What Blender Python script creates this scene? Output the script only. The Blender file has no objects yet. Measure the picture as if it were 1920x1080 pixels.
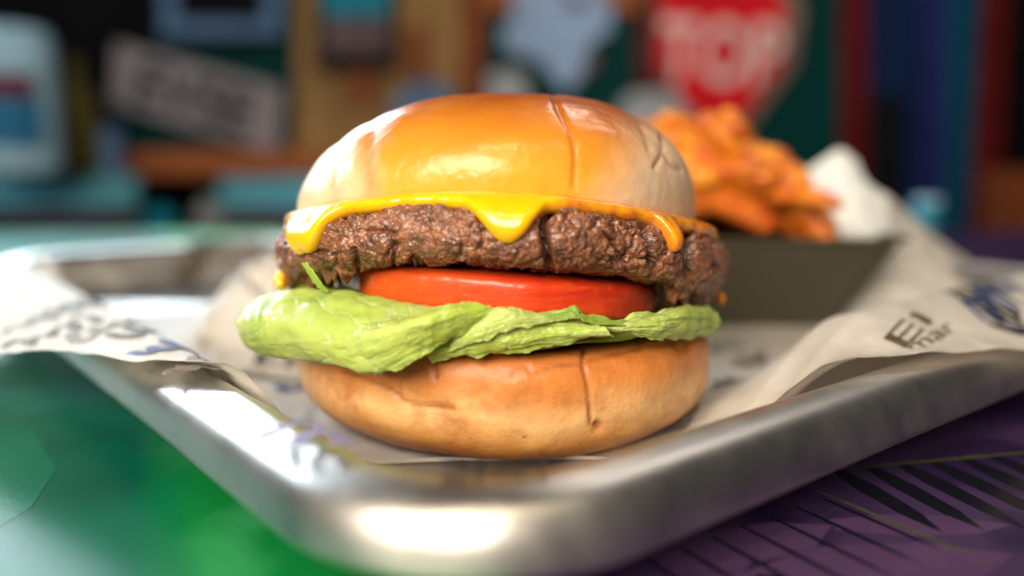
import bpy, bmesh, math, random
import numpy as np
from mathutils import Vector, Matrix
random.seed(4); rng = np.random.default_rng(7)
R = math.radians
# ------------------------------------------------------------------ camera (all lengths below are written in centimetres; S turns them into metres)
S = 0.01
CAM = np.array([0.3, -22.7, 7.2]); PITCH = R(8.94); F = 1590.0          # F = focal length in pixels of the 1920 px wide photograph
scene = bpy.context.scene
cam = bpy.data.cameras.new('camera'); camo = bpy.data.objects.new('camera', cam); scene.collection.objects.link(camo)
camo.location = CAM * S; camo.rotation_euler = (R(90) - PITCH, 0, 0)
cam.sensor_width = 36; cam.lens = 36 * F / 1920; cam.clip_start = 0.005; cam.clip_end = 60
cam.dof.use_dof = True; cam.dof.focus_distance = 0.180; cam.dof.aperture_fstop = 3.7
scene.camera = camo
# ------------------------------------------------------------------ world: the dim room around
w = bpy.data.worlds.new('World'); scene.world = w; w.use_nodes = True
bg = w.node_tree.nodes['Background']; bg.inputs[0].default_value = (0.34, 0.34, 0.36, 1); bg.inputs[1].default_value = 0.09
scene.view_settings.view_transform = 'Standard'; scene.view_settings.look = 'None'
scene.view_settings.exposure = 0.0; scene.view_settings.gamma = 1.0
scene.render.engine = 'CYCLES'; scene.cycles.max_bounces = 8
def area(name, loc, target, sx, sy, power, col):
    l = bpy.data.lights.new(name, 'AREA'); l.shape = 'RECTANGLE'; l.size = sx * S; l.size_y = sy * S; l.energy = power; l.color = col
    o = bpy.data.objects.new(name, l); scene.collection.objects.link(o); o.location = Vector(loc) * S
    o.rotation_euler = (Vector(target) - Vector(loc)).to_track_quat('-Z', 'Y').to_euler(); return o
def bulb(name, loc, power, col, r=2.2):
    l = bpy.data.lights.new(name, 'POINT'); l.energy = power; l.color = col; l.shadow_soft_size = r * S
    o = bpy.data.objects.new(name, l); scene.collection.objects.link(o); o.location = Vector(loc) * S; return o
area('window_light', (-70, 84, 41), (0, 0, 4), 100, 20, 13, (0.78, 0.91, 1.0))
area('front_fill_light', (-34, -84, 50), (0, 0, 4), 75, 48, 20, (1.0, 0.88, 0.72))  # added warm fill from the camera side, low enough to reach under the patty
bulb('pendant_bulb_light', (-16, -50, 82), 4.5, (1.0, 0.84, 0.58), 1.6)
bulb('pendant_bulb_light', (10, -52, 84), 4.5, (1.0, 0.84, 0.58), 1.6)
bulb('pendant_bulb_light', (38, -30, 85), 1.0, (1.0, 0.84, 0.58))
bulb('pendant_bulb_light', (22, 75, 75), 1.5, (1.0, 0.92, 0.8))
area('back_fill_warm', (60, 70, 110), (10, 150, 10), 60, 40, 4.5, (1.0, 0.93, 0.85))  # added lamp that lights the back wall separately
area('back_fill_cool', (-110, 60, 90), (-60, 150, 10), 60, 60, 2.5, (0.72, 0.90, 1.0))  # added cool fill for the left part of the back wall

# ------------------------------------------------------------------ helpers
FW = np.array([0, math.cos(PITCH), -math.sin(PITCH)]); UP = np.array([0, math.sin(PITCH), math.cos(PITCH)]); RT = np.array([1.0, 0, 0])
def at(px, py, Y):                      # point of the plane y = Y seen at a pixel of the photograph (used only to read sizes off it)
    d = FW * F + RT * (px - 960) + UP * (540 - py)
    return CAM + d * ((Y - CAM[1]) / d[1])
def atz(px, py, Z):
    d = FW * F + RT * (px - 960) + UP * (540 - py)
    return CAM + d * ((Z - CAM[2]) / d[2])
def proj(P):
    q = P - CAM; dz = q @ FW
    return 960 + F * (q @ RT) / dz, 540 - F * (q @ UP) / dz
# numpy noise
_perm = np.random.default_rng(3).permutation(256); _perm = np.concatenate([_perm, _perm, _perm])
_grad = np.random.default_rng(5).normal(size=(256, 3)); _grad /= np.linalg.norm(_grad, axis=1)[:, None]
def perlin(P):
    P = np.asarray(P, float); i = np.floor(P).astype(int); f = P - i; u = f * f * f * (f * (f * 6 - 15) + 10); i &= 255
    out = 0
    for dx in (0, 1):
        for dy in (0, 1):
            for dz in (0, 1):
                h = _perm[_perm[_perm[(i[..., 0] + dx) & 255] + ((i[..., 1] + dy) & 255)] + ((i[..., 2] + dz) & 255)]
                g = _grad[h]; d = f - np.array([dx, dy, dz])
                wgt = (u[..., 0] if dx else 1 - u[..., 0]) * (u[..., 1] if dy else 1 - u[..., 1]) * (u[..., 2] if dz else 1 - u[..., 2])
                out = out + wgt * (g * d).sum(-1)
    return out * 1.6
def fbm(P, o=4, g=0.5):
    a = 1; s = 0; n = 0; P = np.asarray(P, float)
    for k in range(o): s = s + a * perlin(P + 17.3 * k); n += a; a *= g; P = P * 2.03
    return s / n
def worley(P):                          # distance to the nearest and second nearest feature point
    P = np.asarray(P, float); i = np.floor(P).astype(int); f1 = np.full(P.shape[:-1], 9.0); f2 = f1.copy()
    for dx in (-1, 0, 1):
        for dy in (-1, 0, 1):
            for dz in (-1, 0, 1):
                c = i + np.array([dx, dy, dz]); cc = c & 255
                h = _perm[_perm[_perm[cc[..., 0]] + cc[..., 1]] + cc[..., 2]]
                o = (_grad[h] * 0.5 + 0.5) * 0.9
                d = np.linalg.norm(c + o - P, axis=-1)
                m = d < f1; f2 = np.where(m, f1, np.minimum(f2, d)); f1 = np.where(m, d, f1)
    return f1, f2
def sstep(a, b, x): t = np.clip((x - a) / (b - a), 0, 1); return t * t * (3 - 2 * t)
def mesh(name, V, faces, mat, parent=None, smooth=True, cols=None, loc=None, uv=None):
    me = bpy.data.meshes.new(name); V = np.asarray(V, float)
    me.from_pydata((V * S).tolist(), [], faces if isinstance(faces, list) else faces.tolist()); me.update()
    if smooth: me.polygons.foreach_set('use_smooth', [True] * len(me.polygons))
    if cols:
        for k, c in cols.items():
            a = me.attributes.new(k, 'FLOAT', 'POINT'); a.data.foreach_set('value', np.asarray(c, np.float32).ravel())
    if mat: me.materials.append(mat)
    o = bpy.data.objects.new(name, me); scene.collection.objects.link(o)
    if parent: o.parent = parent
    if loc is not None: o.location = Vector(loc) * S
    return o
def gridf(nr, nc, wrap=False, flip=False):          # rows x columns
    a = np.arange(nr * nc).reshape(nr, nc); r0, r1 = a[:-1], a[1:]
    if wrap: q = np.stack([r0, np.roll(r0, -1, 1), np.roll(r1, -1, 1), r1], -1)
    else: q = np.stack([r0[:, :-1], r0[:, 1:], r1[:, 1:], r1[:, :-1]], -1)
    q = q.reshape(-1, 4); return q[:, ::-1] if flip else q
def thing(name, label, cat, loc=(0, 0, 0), group=None):
    o = bpy.data.objects.new(name, None); scene.collection.objects.link(o); o.location = Vector(loc) * S; o.empty_display_size = 0.02
    return tag(o, label, cat, group)
def tag(o, label, cat, group=None, kind=None):
    if label: o['label'] = label
    if cat: o['category'] = cat
    if group: o['group'] = group
    if kind: o['kind'] = kind
    return o
# materials
class M:
    def __init__(s, name, **kw):
        s.m = bpy.data.materials.new(name); s.m.use_nodes = True; s.t = s.m.node_tree; s.b = s.t.nodes['Principled BSDF']
        for k, v in kw.items(): s.set(k, v)
    def set(s, k, v):
        k = {'color': 'Base Color', 'rough': 'Roughness', 'metal': 'Metallic', 'coat': 'Coat Weight', 'coatr': 'Coat Roughness', 'sss': 'Subsurface Weight',
             'sssr': 'Subsurface Radius', 'ssss': 'Subsurface Scale', 'spec': 'Specular IOR Level', 'trans': 'Transmission Weight', 'emit': 'Emission Color',
             'emits': 'Emission Strength', 'normal': 'Normal', 'aniso': 'Anisotropic', 'sheen': 'Sheen Weight', 'alpha': 'Alpha'}.get(k, k)
        i = s.b.inputs[k]
        if isinstance(v, bpy.types.NodeSocket): s.t.links.new(v, i)
        else: i.default_value = (*v, 1) if isinstance(v, tuple) and len(v) == 3 and i.type == 'RGBA' else v
    def n(s, ty, **kw):
        nd = s.t.nodes.new(ty)
        for k, v in kw.items(): setattr(nd, k, v)
        return nd
    def L(s, a, b): s.t.links.new(a, b)
    def coord(s, sc=100.0, ob='Object'):
        c = s.n('ShaderNodeTexCoord'); mp = s.n('ShaderNodeMapping'); mp.inputs['Scale'].default_value = (sc, sc, sc) if not isinstance(sc, tuple) else sc
        s.L(c.outputs[ob], mp.inputs[0]); return mp.outputs[0]
    def noise(s, scale, detail=4, rough=0.5, vec=None, dist=0.0):
        nd = s.n('ShaderNodeTexNoise'); nd.inputs['Scale'].default_value = scale; nd.inputs['Detail'].default_value = detail
        nd.inputs['Roughness'].default_value = rough; nd.inputs['Distortion'].default_value = dist; s.L(vec if vec is not None else s.coord(), nd.inputs['Vector']); return nd.outputs['Fac']
    def voro(s, scale, vec=None, feature='F1'):
        nd = s.n('ShaderNodeTexVoronoi', feature=feature); nd.inputs['Scale'].default_value = scale; s.L(vec if vec is not None else s.coord(), nd.inputs['Vector']); return nd.outputs['Distance']
    def ramp(s, fac, stops):
        nd = s.n('ShaderNodeValToRGB'); e = nd.color_ramp.elements
        while len(e) < len(stops): e.new(0.5)
        for k, (p, c) in enumerate(stops): e[k].position = p; e[k].color = (*c, 1) if isinstance(c, tuple) else (c, c, c, 1)
        s.L(fac, nd.inputs[0]); return nd.outputs[0]
    def mix(s, fac, a, b, mode='MIX'):
        nd = s.n('ShaderNodeMix', data_type='RGBA', blend_type=mode)
        for v, i in ((fac, nd.inputs[0]), (a, nd.inputs[6]), (b, nd.inputs[7])):
            if isinstance(v, bpy.types.NodeSocket): s.L(v, i)
            else: i.default_value = (*v, 1) if isinstance(v, tuple) else v
        return nd.outputs[2]
    def math(s, op, a, b=0.0, c=0.0):
        nd = s.n('ShaderNodeMath', operation=op)
        for v, i in zip((a, b, c), nd.inputs):
            if isinstance(v, bpy.types.NodeSocket): s.L(v, i)
            else: i.default_value = v
        return nd.outputs[0]
    def attr(s, name): nd = s.n('ShaderNodeAttribute', attribute_name=name); return nd.outputs['Fac']
    def bump(s, h, strength=0.3, dist=0.05, normal=None):
        nd = s.n('ShaderNodeBump'); nd.inputs['Strength'].default_value = strength; nd.inputs['Distance'].default_value = dist * S
        s.L(h, nd.inputs['Height'])
        if normal is not None: s.L(normal, nd.inputs['Normal'])
        return nd.outputs[0]
def plain(name, col, rough=0.6, var=0.15, sc=0.4, **kw):
    kw.setdefault('spec', .06); m = M(name, rough=rough, **kw); n = m.noise(sc, 5, 0.6)
    m.set('color', m.mix(m.ramp(n, [(0.3, 0.0), (0.7, 1.0)]), tuple(c * (1 - var) for c in col), tuple(min(1, c * (1 + var)) for c in col)))
    m.set('normal', m.bump(m.noise(sc * 12, 3), 0.15, 0.05)); return m.m

# ------------------------------------------------------------------ table
TH = R(39.0); AV = np.array([-math.sin(TH), math.cos(TH)]); BV = np.array([math.cos(TH), math.sin(TH)])     # the tray's two directions
m = M('table_print', rough=0.36, spec=0.2)
c = m.coord(100); sx = m.n('ShaderNodeSeparateXYZ'); m.L(c, sx.inputs[0])
n1 = m.noise(0.09, 3, 0.5, c); n2 = m.voro(0.22, c)
green = m.mix(m.ramp(n1, [(0.42, 0.0), (0.5, 1.0)]), (0.0, 0.085, 0.055), (0.0, 0.12, 0.078))
green = m.mix(m.ramp(m.noise(0.16, 1, 0.3, c), [(0.52, 0.0), (0.56, 1.0)]), green, (0.01, 0.15, 0.12))
pa, pb_ = atz(300, 850, 0)[:2], atz(300, 1080, 0)[:2]; dn = (pb_ - pa) / np.linalg.norm(pb_ - pa); dn = np.array([-dn[1], dn[0]])
lin = m.math('ADD', m.math('MULTIPLY_ADD', sx.outputs[0], float(dn[0]), float(-(pa @ dn))), m.math('MULTIPLY', sx.outputs[1], float(dn[1])))
green = m.mix(m.ramp(m.math('MULTIPLY_ADD', lin, .1, .5), [(0.44, 0.0), (0.58, 1.0)]), green, m.mix(m.ramp(m.noise(.25, 2, .4, c), [(0.5, 0.0), (0.58, 1.0)]), (0.004, 0.20, 0.04), (0.03, 0.27, 0.09)))
purp = m.mix(m.ramp(m.noise(0.3, 2, 0.4, c), [(0.45, 0.0), (0.55, 1.0)]), (0.022, 0.012, 0.045), (0.045, 0.024, 0.075))
edge = m.math('ADD', sx.outputs[0], m.math('MULTIPLY', n2, 1.5))
m.set('color', m.mix(m.ramp(m.math('MULTIPLY_ADD', edge, 0.05, 0.44), [(0.49, 0.0), (0.51, 1.0)]), green, purp))
m.set('normal', m.bump(m.noise(3, 3, 0.5, c), 0.03, 0.02))
TABLE = m.m
tx0, tx1, ty0, ty1, tt = -110, 120, -45, 58, 3.0
def box(x0, x1, y0, y1, z0, z1):
    return [(x, y, z) for z in (z0, z1) for y in (y0, y1) for x in (x0, x1)], [(0, 2, 3, 1), (4, 5, 7, 6), (0, 1, 5, 4), (1, 3, 7, 5), (3, 2, 6, 7), (2, 0, 4, 6)]
V, f = box(tx0, tx1, ty0, ty1, -tt, 0)
table = mesh('table', V, f, TABLE, smooth=False)
tag(table, 'glossy table top printed green on the left and purple with palm fronds on the right', 'table')
bv = table.modifiers.new('bevel', 'BEVEL'); bv.width = 0.004; bv.segments = 3
INK = plain('black_leaf_ink', (0.006, 0.007, 0.012), 0.3, coat=0.4, coatr=0.12); STEM = plain('leaf_stem_ink', (0.06, 0.06, 0.035), 0.35)
LILAC = plain('lilac_leaf_ink', (0.075, 0.038, 0.10), 0.32, coat=0.4, coatr=0.12)
def flatpoly(name, strips, mat, z, parent):
    V, f = [], []
    for pts in strips:
        b = len(V); V += [(x, y, z) for x, y in pts]; f.append(tuple(range(b, b + len(pts))))
    return mesh(name, V, f, mat, parent, smooth=False)
def leaflet(p, q, wd):              # a pointed strip from p to q
    p, q = np.array(p), np.array(q); d = q - p; n = np.array([-d[1], d[0]]) / (np.linalg.norm(d) + 1e-9) * wd
    return [tuple(p - n * .5), tuple(p + d * .35 - n), tuple(p + d * .75 - n * .8), tuple(q), tuple(p + d * .75 + n * .8), tuple(p + d * .35 + n), tuple(p + n * .5)]
def T(px, py): return atz(px, py, 0)[:2]
def frond(a, b, n, len_px, wd, z, side=1, mat=INK):
    """leaflets along the stem a -> b given in table coordinates"""
    a, b = np.array(a), np.array(b); out = []
    for k in range(n):
        p = a + (b - a) * (k + .5) / n; e = p + np.array(len_px) * (1 - 0.3 * abs(k / n - .4))
        out.append(leaflet(p, e, wd))
    return out
A1, B1 = T(1530, 880), T(1960, 840)
flatpoly('printed_palm_leaf', frond(A1, B1 + (B1 - A1) * .6, 12, T(1900, 1010) - T(1640, 870), 0.27, 0.01), INK, 0.010, table)
A2, B2 = T(1250, 1010), T(1530, 930)
flatpoly('printed_palm_leaf', frond(T(1180, 1060), T(1560, 925), 7, (T(1760, 1080) - T(1480, 950)), 0.07, 0.01), INK, 0.011, table)
GRN = plain('bright_leaf_green', (0.006, 0.19, 0.045), .36, spec=.2); GRL = plain('pale_leaf_green', (0.02, 0.24, 0.075), .36, spec=.2); GRT = plain('mint_leaf_green', (0.003, 0.135, 0.082), .36, spec=.2)
flatpoly('printed_green_leaf', [[tuple(T(*q)) for q in ((-150, 740), (0, 762), (60, 800), (105, 880), (60, 950), (0, 988), (-150, 1040))]], GRT, 0.007, table)
flatpoly('printed_stem', [leaflet(T(1520, 885), T(2050, 838), 0.08), leaflet(T(1530, 920), T(1900, 1075), 0.07)], STEM, 0.014, table)
flatpoly('printed_pale_leaf', [leaflet(T(1240, 1060), T(1560, 985), 0.75), leaflet(T(1420, 1085), T(1900, 1040), 0.9), leaflet(T(1560, 985), T(1900, 985), 0.5), leaflet(T(1120, 1200), T(1500, 1085), 1.0)], LILAC, 0.007, table)
# ------------------------------------------------------------------ tray
O2 = np.array([-0.83, -13.7]) + .42 * AV + .32 * BV; LA, LB, RC = 40.0, 36.0, 4.0
CT = O2 + AV * LA / 2 + BV * LB / 2
prof = [(2.7, 0.25), (2.0, 1.15), (1.5, 1.75), (1.0, 1.95), (0.65, 1.85), (0.5, 1.50), (0.40, 1.22), (0.25, 1.12), (0.10, 1.14), (0.0, 1.26), (0.02, 1.46), (0.08, 1.74), (0.18, 1.98), (0.34, 2.18), (0.58, 2.32), (0.88, 2.39), (1.12, 2.38), (1.36, 2.29),
        (1.58, 2.12), (1.80, 1.85), (2.15, 1.30), (2.45, .84), (2.75, .50), (3.05, .32), (3.45, .22), (4.0, .18)]
def smooth_poly(p, k=3):
    p = np.array(p, float)
    for _ in range(k):
        q = [p[0]]
        for a, b in zip(p[:-1], p[1:]): q += [a * .75 + b * .25, a * .25 + b * .75]
        q.append(p[-1]); p = np.array(q)
    return p
def arcfix(s, nc=28, ne=36):
    ha, hb, r = LA / 2 - s, LB / 2 - s, max(RC - s, .4); pts = []
    cs = [(1, 1, 90), (1, -1, 0), (-1, -1, -90), (-1, 1, -180)]
    for k, (sa, sb, a0) in enumerate(cs):
        c0 = np.array([sa * (ha - r), sb * (hb - r)])
        for j in range(nc): t = R(a0 - 90 * j / (nc - 1)); pts.append(c0 + r * np.array([math.cos(t), math.sin(t)]))
        na, nb, n0 = cs[(k + 1) % 4]; c1 = np.array([na * (ha - r), nb * (hb - r)]); e = c1 + r * np.array([math.cos(R(n0)), math.sin(R(n0))]); l = pts[-1]
        for j in range(1, ne): pts.append(l + (e - l) * j / ne)
    return np.array(pts)
P = smooth_poly(prof, 2)
rings = []
for s_, z_ in P:
    q = arcfix(s_); xy = CT + q[:, :1] * AV + q[:, 1:] * BV; rings.append(np.column_stack([xy, np.full(len(xy), z_)]))
V = np.array(rings); nr, nc_ = V.shape[:2]; V = V.reshape(-1, 3)
V[:, 2] += 0.015 * fbm(V * 0.12, 2)
faces = gridf(nr, nc_, True).tolist(); faces.append(list(range((nr - 1) * nc_, nr * nc_))); faces.append(list(range(nc_))[::-1])
m = M('brushed_aluminium', metal=1.0, rough=0.4); c = m.coord(100)
br = m.n('ShaderNodeMapping'); br.inputs['Rotation'].default_value = (0, 0, R(51)); br.inputs['Scale'].default_value = (0.6, 14, 14); m.L(c, br.inputs[0])
nb = m.noise(3, 4, 0.7, br.outputs[0]); sm = m.noise(0.5, 5, 0.6, c)
m.set('color', m.mix(m.ramp(sm, [(0.3, 0.0), (0.75, 1.0)]), (0.60, 0.57, 0.54), (0.78, 0.75, 0.71)))
m.set('rough', m.math('MULTIPLY_ADD', sm, 0.26, 0.24)); m.set('normal', m.bump(nb, 0.12, 0.012)); m.set('coat', .12); m.set('coatr', .10); METAL = m.m
tray = mesh('serving_tray', V, faces, METAL)
tag(tray, 'brushed aluminium sheet tray with rounded rim carrying the burger', 'tray')
def sdist(x, y):                     # distance inwards from the tray's outermost lip
    d = np.stack([x - CT[0], y - CT[1]], -1); a = np.abs(d @ AV) - (LA / 2 - RC); b = np.abs(d @ BV) - (LB / 2 - RC)
    return RC - (np.hypot(np.maximum(a, 0), np.maximum(b, 0)) + np.minimum(np.maximum(a, b), 0))
topp = P[np.argmin(abs(P[:, 1] - 1.2) + (P[:, 0] > .5) * 9):]; topp = P[P[:, 0].argmin():]
# ------------------------------------------------------------------ deli paper liner
PS = np.array([-9, -5, -3, -1.5, -.5, .2, 1.0, 1.3, 1.6, 2.0, 2.5, 3.0, 3.5, 4.2, 60]); PZ = np.array([.9, 1.5, 1.85, 2.15, 2.32, 2.42, 2.48, 2.46, 2.27, 1.70, .88, .46, .30, .24, .22])
def paper_z(x, y):
    s = sdist(x, y); z = np.interp(s, PS, PZ)
    p3 = np.stack([x, y, 0 * x], -1)
    z = z + 0.05 + sstep(2.5, 5, s) * 0.05 * np.abs(fbm(p3 * 0.35, 3)) * 2
    z = z + (0.10 + .10 * sstep(1, -3, s)) * np.abs(fbm(p3 * 0.45 + 9, 3)) * sstep(4.5, 1.5, s)
    # the crumpled rear-left part standing up behind the burger
    g = np.exp(-(((x + 8.2) / 2.9) ** 2 + ((y - 8.5) / 3.2) ** 2) ** 1.6); cr = 1 - 2.6 * np.abs(fbm(p3 * 0.75 + 3, 3))
    z = z + g * (1.3 + 1.9 * cr + .8 * np.abs(fbm(p3 * 1.3 + 5, 3)))
    q = p3[..., :2] - O2; a_, b_ = q @ AV, q @ BV
    hw = sstep(9.5, 15.5, b_) * (a_ < 9); z = z * (1 - hw) + hw * (np.interp(a_, [-4, -2, .3, 1.2, 2.0, 2.8, 3.6, 4.6, 5.6, 7, 9], [.9, 1.7, 2.35, 2.6, 3.0, 3.2, 3.0, 2.0, 1.0, .35, .25]) + .1 * np.abs(fbm(p3 * .45 + 9, 3)))
    z = z + .10 * np.exp(-((b_ - 1.0) / 1.0) ** 2) * sstep(8, 14, a_)
    rc_ = np.hypot(x, y) ; z = np.where(rc_ < 5.2, np.minimum(z, .26), z)
    return z
def loc2(a, b): return O2 + AV * a + BV * b          # a along the left side, b along the right side
def bez(p, n):
    """smooth curve through points"""
    p = np.array(p, float); k = len(p); t = np.linspace(0, k - 1, n); i = np.clip(t.astype(int), 0, k - 2); f_ = (t - i)[:, None]
    pm = np.vstack([2 * p[0] - p[1], p, 2 * p[-1] - p[-2]]); p0, p1, p2, p3 = pm[i], pm[i + 1], pm[i + 2], pm[i + 3]
    return .5 * (2 * p1 + (p2 - p0) * f_ + (2 * p0 - 5 * p1 + 4 * p2 - p3) * f_ ** 2 + (3 * p1 - p0 - 3 * p2 + p3) * f_ ** 3)
N = 230
left = bez([loc2(6.4, 6.4), loc2(7.6, 4.7), loc2(8.5, 3.0), loc2(9.4, 1.5), loc2(11.2, .2), loc2(14.0, -.9), loc2(17, -2.3), loc2(22, -3.2), loc2(30, -2.6), loc2(34, -2.6)], N)      # near corner -> left corner
right = bez([loc2(6.4, 6.4), loc2(5.2, 8.0), loc2(3.7, 9.2), loc2(2.1, 10.6), loc2(1.0, 13), loc2(.5, 15.5), loc2(.1, 17.6), loc2(-1.2, 20), loc2(-3, 24), loc2(-3.5, 31)], N)   # near corner -> right corner
far = bez([loc2(34, -2.6), loc2(31, 5), loc2(29.6, 12), loc2(29, 20), loc2(29, 29)], N); rfar = bez([loc2(-3.5, 31), loc2(8, 31), loc2(18, 30.4), loc2(29, 29)], N)
U_, V_ = np.meshgrid(np.linspace(0, 1, N), np.linspace(0, 1, N), indexing='ij')   # U along left side, V along right side
def coons(u, v):
    iu = u * (N - 1); iv = v * (N - 1)
    def S_(c, t): i = np.clip(t.astype(int), 0, N - 2); f_ = (t - i)[..., None]; return c[i] * (1 - f_) + c[i + 1] * f_
    A = S_(left, iu); B = S_(rfar, iu); C_ = S_(right, iv); D = S_(far, iv); u = u[..., None]; v = v[..., None]
    return A * (1 - v) + B * v + C_ * (1 - u) + D * u - ((1 - u) * (1 - v) * left[0] + u * (1 - v) * left[-1] + (1 - u) * v * right[-1] + u * v * far[-1])
xy = coons(U_, V_); Z = paper_z(xy[..., 0], xy[..., 1])
# curl the edges up a little
e_ = np.minimum(np.minimum(U_, V_), 1)
Z = Z + 0.35 * np.exp(-((np.minimum(U_ * 34, V_ * 34)) / 0.6) ** 2) * (0.5 + 0.5 * fbm(np.stack([xy[..., 0], xy[..., 1], 0 * Z], -1) * .3, 2))
m = M('deli_paper', rough=0.55, spec=0.35, sss=0.0); c = m.coord(100)
m.set('color', m.mix(m.ramp(m.noise(0.7, 5, 0.6, c), [(0.3, 0.0), (0.7, 1.0)]), (0.56, 0.52, 0.47), (0.74, 0.71, 0.66)))
m.set('normal', m.bump(m.math('ADD', m.noise(0.9, 4, 0.6, c), m.math('MULTIPLY', m.noise(14, 3, 0.6, c), .15)), 0.55, 0.16))
tr = m.n('ShaderNodeBsdfTranslucent'); tr.inputs[0].default_value = (0.62, 0.52, 0.42, 1); mx = m.n('ShaderNodeMixShader'); mx.inputs[0].default_value = 0.22
m.L(m.b.outputs[0], mx.inputs[1]); m.L(tr.outputs[0], mx.inputs[2]); m.L(mx.outputs[0], m.t.nodes['Material Output'].inputs[0]); PAPER = m.m
paper = mesh('deli_paper', np.column_stack([xy.reshape(-1, 2), Z.ravel()]), gridf(N, N, flip=True), PAPER)
tag(paper, 'printed cream deli paper lining the aluminium tray with flaps over its rim', 'paper')
# print on the paper: letters turned into meshes that follow the sheet
def glyphs(text, size, font_bold=False):
    cu = bpy.data.curves.new('t', 'FONT'); cu.body = text; cu.size = size; cu.resolution_u = 3; cu.offset = 0.02 * size if font_bold else 0
    ob = bpy.data.objects.new('t', cu); scene.collection.objects.link(ob); bpy.context.view_layer.update()
    me = ob.evaluated_get(bpy.context.evaluated_depsgraph_get()).to_mesh(); bm = bmesh.new(); bm.from_mesh(me)
    bmesh.ops.remove_doubles(bm, verts=bm.verts, dist=1e-4)
    for _ in range(3):
        ed = [e for e in bm.edges if e.calc_length() > 0.16 * size * 0.6 + .08]
        if ed: bmesh.ops.subdivide_edges(bm, edges=ed, cuts=1); bmesh.ops.triangulate(bm, faces=bm.faces)
    V = np.array([v.co[:] for v in bm.verts]); f = [[v.index for v in fc.verts] for fc in bm.faces]; bm.free()
    bpy.data.objects.remove(ob); bpy.data.curves.remove(cu); return V, f
INKS = {'black': plain('paper_ink_black', (0.035, 0.03, 0.03), 0.5, 0.4, 4), 'brown': plain('paper_ink_brown', (0.10, 0.075, 0.05), 0.5, 0.4, 4),
        'blue': plain('paper_ink_blue', (0.05, 0.07, 0.20), 0.5, 0.5, 3), 'violet': plain('paper_ink_violet', (0.25, 0.22, 0.42), 0.5, 0.3, 2), 'grey': plain('paper_ink_grey', (0.22, 0.20, 0.18), 0.5, 0.4, 2)}
def cmap(px, py):                    # where on the plan a pixel of the photograph meets the sheet
    d = FW * F + RT * (px - 960) + UP * (540 - py); t = np.linspace(.004, .04, 4000)[:, None] ; P_ = CAM + d * t
    k = np.argmax(P_[:, 2] < paper_z(P_[:, 0], P_[:, 1])); return P_[k, :2]
def stamp(V, f, origin, xdir, ydir, ink, name='printed_text', lift=0.03):
    P2 = np.array(origin) + V[:, :1] * np.array(xdir) + V[:, 1:2] * np.array(ydir)
    z = paper_z(P2[:, 0], P2[:, 1]) + lift
    return mesh(name, np.column_stack([P2, z]), f, INKS[ink], paper, smooth=False)
def text_on(text, px0, px1, up, size, ink, bold=True):
    """text running from pixel px0 to px1 (points on the sheet)"""
    a, b = cmap(*px0), cmap(*px1); d = b - a; L_ = np.linalg.norm(d); d /= L_; n = np.array([-d[1], d[0]]) * up
    V, f = glyphs(text, 1.0, bold); wd = V[:, 0].max(); V = V * [L_ / wd, size, 1]; return stamp(V, f, a, d, n, ink)
def curlz(seed, n=3, wd=0.06, L_=2.0):         # script-like brush scroll
    r = np.random.default_rng(seed); t = np.linspace(0, 1, 120); V, f = [], []
    x = t * L_ + 0.22 * np.sin(t * n * 2 * np.pi + r.uniform(0, 6)); y = (0.38 + .2 * np.sin(t * 7 + seed)) * np.sin(t * n * 2 * np.pi) ; w_ = wd * (.5 + .9 * np.abs(np.sin(t * n * np.pi * 2 + 1)))
    dx, dy = np.gradient(x), np.gradient(y); q = np.hypot(dx, dy); nx, ny = -dy / q, dx / q
    V = np.empty((240, 3)); V[0::2] = np.column_stack([x + nx * w_, y + ny * w_, 0 * x]); V[1::2] = np.column_stack([x - nx * w_, y - ny * w_, 0 * x])
    return V, [[2 * k, 2 * k + 2, 2 * k + 3, 2 * k + 1] for k in range(119)]
if True:
    text_on('EI', (468, 682), (545, 690), 1, .9, 'black'); text_on('EMG', (440, 705), (560, 722), 1, .7, 'black')
    V, f = curlz(2, 3, .13, 2.4); a = cmap(520, 735); stamp(V, f, a, BV, AV, 'blue', 'printed_scroll')
    text_on('EIGI', (822, 876), (1030, 872), 1, .8, 'black')
    V, f = curlz(5, 3, .07, 2.0); a = cmap(480, 805); stamp(V, f, a, np.array([.9, -.42]), np.array([.42, .9]), 'violet', 'printed_scroll')
    text_on('EI', (1690, 664), (1750, 604), 1, .75, 'brown', False); text_on('mar', (1716, 664), (1796, 618), 1, .55, 'brown', False)
    for k, (px, py, L_, ink) in enumerate(((1345, 730, 2.6, 'black'), (1380, 690, 3.0, 'brown'), (1800, 560, 2.8, 'black'), (1850, 600, 2.4, 'blue'), (1870, 560, 2.6, 'blue'), (1330, 665, 2.4, 'grey'),
                                            (20, 620, 2.6, 'grey'), (90, 590, 2.4, 'black'), (60, 600, 2.2, 'grey'), (215, 635, 2.2, 'black'), (130, 640, 2.4, 'grey'), (20, 655, 2.6, 'brown'), (250, 668, 2.0, 'blue'), (330, 700, 1.6, 'grey'), (1880, 620, 2.4, 'black'), (1830, 575, 2.8, 'black'), (360, 470, 2.2, 'black'), (430, 480, 2.2, 'grey'), (395, 500, 2.6, 'grey'), (330, 520, 2.0, 'brown'), (460, 510, 2.4, 'grey'))):
        V, f = curlz(10 + k, 4, .09, L_); a = cmap(px, py); stamp(V, f, a, BV * .9 + AV * .3, AV * 1.2, ink, 'printed_scroll', .035)
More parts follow.
